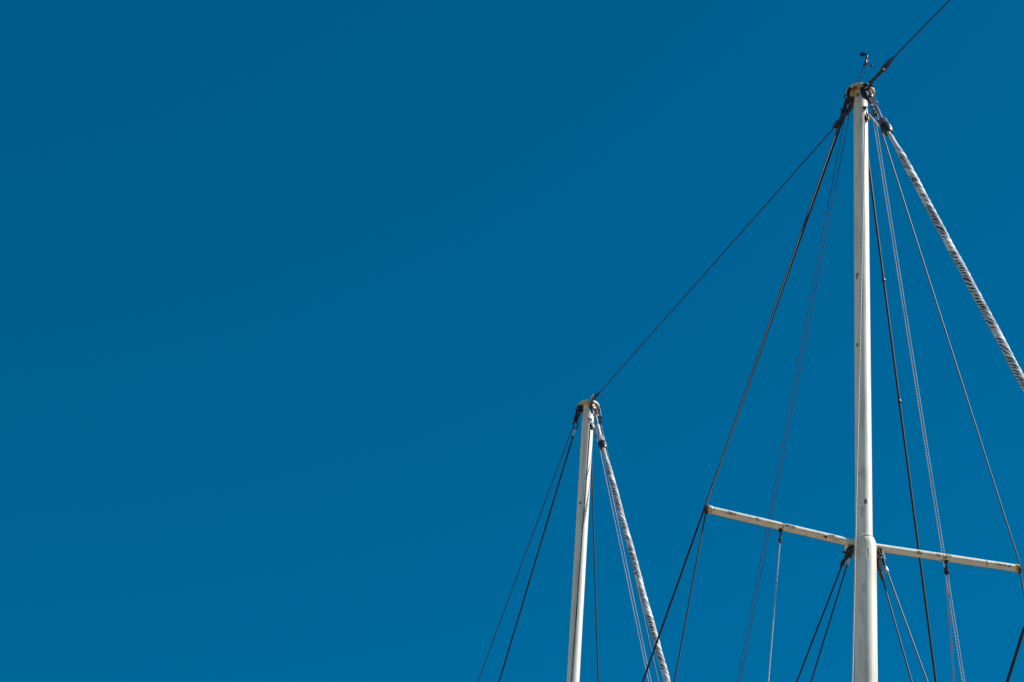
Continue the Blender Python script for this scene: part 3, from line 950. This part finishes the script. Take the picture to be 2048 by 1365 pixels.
LEAN = 0.72
def furled(label, head, tail, r0, r1, fine, hand, seed):
    """a sail rolled round its stay: a tube with helical folds, coarse bundles of fine creases"""
    head, tail = Vector(head), Vector(tail)
    t = thing('furled_sail', label, 'sail', tail, G_SAIL)
    d = (tail - head).normalized()
    x = d.cross(RV).normalized()
    y = d.cross(x)
    L = (tail - head).length
    ss = np.array(list(np.arange(0.0, fine, 0.009)) + list(np.arange(fine, L, 0.15)) + [L])[:, None]
    n = 92
    a = (np.arange(n) / n)[None, :]
    grow = np.clip((ss - 0.10) / 0.60, 0, 1)
    grow = grow * grow * (3 - 2 * grow)
    rr = r0 + (r1 - r0) * grow
    q = a + hand * ss / 0.62
    wob = vnoise(ss * 3.1 + seed, a * 4, 4) - .5
    jig = vnoise(ss * 1.7 + seed + 9, a * 0 + 2.5, 9)
    bundle = ridged(q * 4 + 0.9 * wob + 0.8 * jig)                      # broad rolls
    amp = vnoise(ss * 6 + seed, (q % 1.0) * 5, 5)
    crease = ridged(q * 17 + 2.6 * wob + 2.5 * jig, LEAN)                     # fine creases
    crease2 = ridged(q * 8 + 1.9 * wob + 1.9 * jig + seed, LEAN)
    lump = vnoise(ss * 2.4 + seed, a * 3, 3) - .5
    big = vnoise(ss * 1.9 + seed + 31, (q % 1.0) * 3, 3)
    h = 0.10 * (bundle - .5) + 0.12 * (crease - .55) * np.clip(1.9 * amp - 0.35, 0.05, 1) + 0.20 * (crease2 - .55) * np.clip(1.6 * big - 0.3, 0.1, 1) + 0.07 * lump
    R_ = rr * (1 + grow * h)
    bx = 0.005 * grow * (vnoise(ss * 2.2 + seed, 0 * ss + .5, 7) - .5) * 2
    by = 0.005 * grow * (vnoise(ss * 2.2 + seed + 50, 0 * ss + .5, 7) - .5) * 2
    px = np.cos(2 * np.pi * a) * R_ + bx
    py = np.sin(2 * np.pi * a) * R_ + by
    A = np.array(head)[None, None, :] + ss[:, :, None] * np.array(d) + px[:, :, None] * np.array(x) + py[:, :, None] * np.array(y)
    vs = A.reshape(-1, 3).tolist()
    fs = []
    for i in range(len(ss) - 1):
        for k in range(n):
            k2 = (k + 1) % n
            fs.append((i * n + k, i * n + k2, (i + 1) * n + k2, (i + 1) * n + k))
    mb = MB(); mb.add(vs, fs)
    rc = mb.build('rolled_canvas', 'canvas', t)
    # charcoal colour in ragged spiral streaks along the crease valleys
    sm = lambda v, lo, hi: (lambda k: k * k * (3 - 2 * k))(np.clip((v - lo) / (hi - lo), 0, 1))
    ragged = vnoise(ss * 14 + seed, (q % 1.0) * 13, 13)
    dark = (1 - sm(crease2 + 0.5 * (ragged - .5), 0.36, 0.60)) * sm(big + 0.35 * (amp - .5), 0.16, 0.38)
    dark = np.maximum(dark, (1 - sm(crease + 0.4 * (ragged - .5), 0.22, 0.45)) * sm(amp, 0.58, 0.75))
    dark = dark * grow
    att = rc.data.attributes.new('crease_dark', 'FLOAT', 'POINT')
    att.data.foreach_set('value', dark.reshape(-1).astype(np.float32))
    return t, d

def ring_drum(t, a, b, rad, mat_top, mat_low):
    a, b = Vector(a), Vector(b)
    m_ = a.lerp(b, 0.52)
    pr = [(0, rad * .40), (.06, rad * .72), (.2, rad * .86)]
    for g in range(4):
        q = .24 + g * .18
        pr += [(q, rad * .95), (q + .10, rad * .95), (q + .11, rad * .86), (q + .16, rad * .86)]
    pr += [(1, rad * .93)]
    mb = MB(); lathe(mb, a, m_, pr, 28)
    dr = mb.build('furler_swivel', mat_top, t)
    mb = MB(); lathe(mb, m_, b, [(0, rad * .95), (.08, rad * 1.06), (.45, rad * 1.08), (.52, rad * .98), (.8, rad * 1.02), (1, rad * .70)], 28)
    mb.build('swivel_rim', mat_low, dr)
    return dr

def along(a, b, z):
    a, b = P[a], P[b]
    k = (z - a[2]) / (b[2] - a[2])
    return S(a[0] + (b[0] - a[0]) * k, a[1] + (b[1] - a[1]) * k, z)

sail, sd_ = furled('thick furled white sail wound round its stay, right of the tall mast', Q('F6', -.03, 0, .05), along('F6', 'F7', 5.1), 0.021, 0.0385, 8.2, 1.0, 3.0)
part(sail, 'head_plate', 'iron', box, (Q('F0', -.02, -.01, .0) + Q('F1', -.02, -.01, 0)) * .5, (Q('F1') - Q('F0')).normalized(), RV, (Q('F1') - Q('F0')).normalized().cross(RV), 0.150, 0.012, 0.040, 0.01)
part(sail, 'head_block', 'wood', lathe, Q('F0', -.03, -.050, .035), Q('F1', .02, -.035, -.07), [(0, .012), (.12, .032), (.40, .046), (.65, .042), (.85, .026), (1, .012)], 18)
part(sail, 'link', 'steel', link, Q('F0', .01, .01, .0), Q('F1', .01, .01, -.01), 0.024, 0.009, RV)
part(sail, 'link', 'steel', link, Q('F1', -.01, .0, .03), Q('F2', .01, .0, -.01), 0.030, 0.009, CD)
part(sail, 'ball_joint', 'steel', lathe, Q('F2', -.03, 0, .03), Q('F2', .02, 0, -.02), [(0, .010), (.2, .022), (.5, .027), (.8, .022), (1, .012)], 14)
part(sail, 'fork', 'steel', fork, Q('F2', -.005, -.002, .02), Q('F3', -.06, 0, .10), 0.024, 0.007, CR)
part(sail, 'rod', 'steel', lathe, Q('F2'), Q('F4', .02, 0, -.03), [(0, .016), (.3, .016), (.32, .019), (1, .019)], 14)
ring_drum(sail, Q('F4', -.015, 0, .025), Q('F5', .03, 0, -.045), 0.060, 'grey_plastic', 'rubber')
part(sail, 'luff_tube', 'zinc', lathe, Q('F5'), along('F6', 'F7', 21.2), [(0, .021), (1, .019)], 18)

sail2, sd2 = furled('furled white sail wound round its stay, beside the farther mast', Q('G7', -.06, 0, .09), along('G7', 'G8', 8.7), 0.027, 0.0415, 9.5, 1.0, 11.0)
part(sail2, 'head_plate', 'iron', box, (Q('G0', -.05, -.02, .0) + Q('G1', -.04, -.02, 0)) * .5, (Q('G1') - Q('G0')).normalized(), RV, (Q('G1') - Q('G0')).normalized().cross(RV), 0.14, 0.012, 0.036, 0.01)
part(sail2, 'link', 'steel', link, Q('G0', .0, .0, .02), Q('G1', .0, .0, -.01), 0.026, 0.010, RV)
part(sail2, 'link', 'steel', link, Q('G1', -.01, 0, .03), Q('G2', .01, 0, -.01), 0.032, 0.010, CD)
part(sail2, 'fork', 'steel', fork, Q('G2', -.01, 0, .02), Q('G3', -.08, 0, .14), 0.022, 0.007, RV)
part(sail2, 'rod', 'steel', lathe, Q('G2'), Q('G3', .03, 0, -.03), [(0, .018), (.3, .018), (1, .020)], 14)
part(sail2, 'sleeve', 'zinc', lathe, Q('G3', -.03, 0, .05), Q('G5', -.02, 0, .03), [(0, .026), (.04, .036), (.2, .036), (.22, .030), (1, .030)], 18)
ring_drum(sail2, Q('G4', .02, 0, -.03), Q('G6', .03, 0, -.04), 0.062, 'zinc', 'rubber')
part(sail2, 'luff_tube', 'zinc', lathe, Q('G5'), along('G7', 'G8', 24.2), [(0, .027), (1, .025)], 18)

# ------------------------------------------------------------------ wind vane on the tall mast
t = thing('wind_vane', 'small black wind vane on a thin arm above the tall mast cap', 'wind vane', S(-0.09, -0.01, 23.33))
part(t, 'arm', 'rubber', path_tube, [S(-0.10, -0.03, 23.325), Q('vane0'), Q('vane1')], 0.0065, 8)
bd = part(t, 'sensor_body', 'rubber', lathe, Q('vane1', 0, 0, -.012), Q('vane2', 0, 0, .01), [(0, .013), (.12, .019), (.3, .017), (.42, .012), (.6, .012), (.72, .016), (.92, .015), (1, .008)], 16)
# tail: a curved paddle with thickness
v2, tl = Q('vane2'), Q('tail')
dd = (tl - v2).normalized(); nn = dd.cross(UP).normalized()
mb = MB()
prof = [(-.05, .006, .004), (.05, .010, .006), (.25, .017, .004), (.5, .024, -.002), (.8, .029, -.010), (1.0, .027, -.014), (1.08, .014, -.016)]
vs, fs = [], []
Lt = (tl - v2).length
for (f_, hh, dz) in prof:
    c = v2 + dd * Lt * f_ + UP * (dz + .012)
    vs += [c + UP * hh + nn * .0045, c - UP * hh + nn * .0045, c - UP * hh - nn * .0045, c + UP * hh - nn * .0045]
for i in range(len(prof) - 1):
    for k in range(4):
        k2 = (k + 1) % 4
        fs.append((i * 4 + k, i * 4 + k2, (i + 1) * 4 + k2, (i + 1) * 4 + k))
fs += [(3, 2, 1, 0), tuple(len(prof) * 4 - 4 + k for k in range(4))]
mb.add(vs, fs).build('tail_fin', 'rubber', t)
part(t, 'nose', 'rubber', lathe, v2, Q('nose'), [(0, .005), (.8, .0035), (1, .001)], 8)
for k in ('cupA', 'cupB', 'cupC'):
    hub = Q('vane1', 0, 0, .012)
    e = Q(k)
    cp = part(t, 'cup', 'rubber', lathe, e - CR * 0.006 + UP * .012, e + CR * 0.004 - UP * 0.014, [(0, .004), (.3, .012), (.7, .015), (1, .015)], 12)
    part(cp, 'cup_arm', 'rubber', path_tube, [hub, e], 0.0035, 6)

for o in bpy.data.objects:
    if '_o' in o: del o['_o']
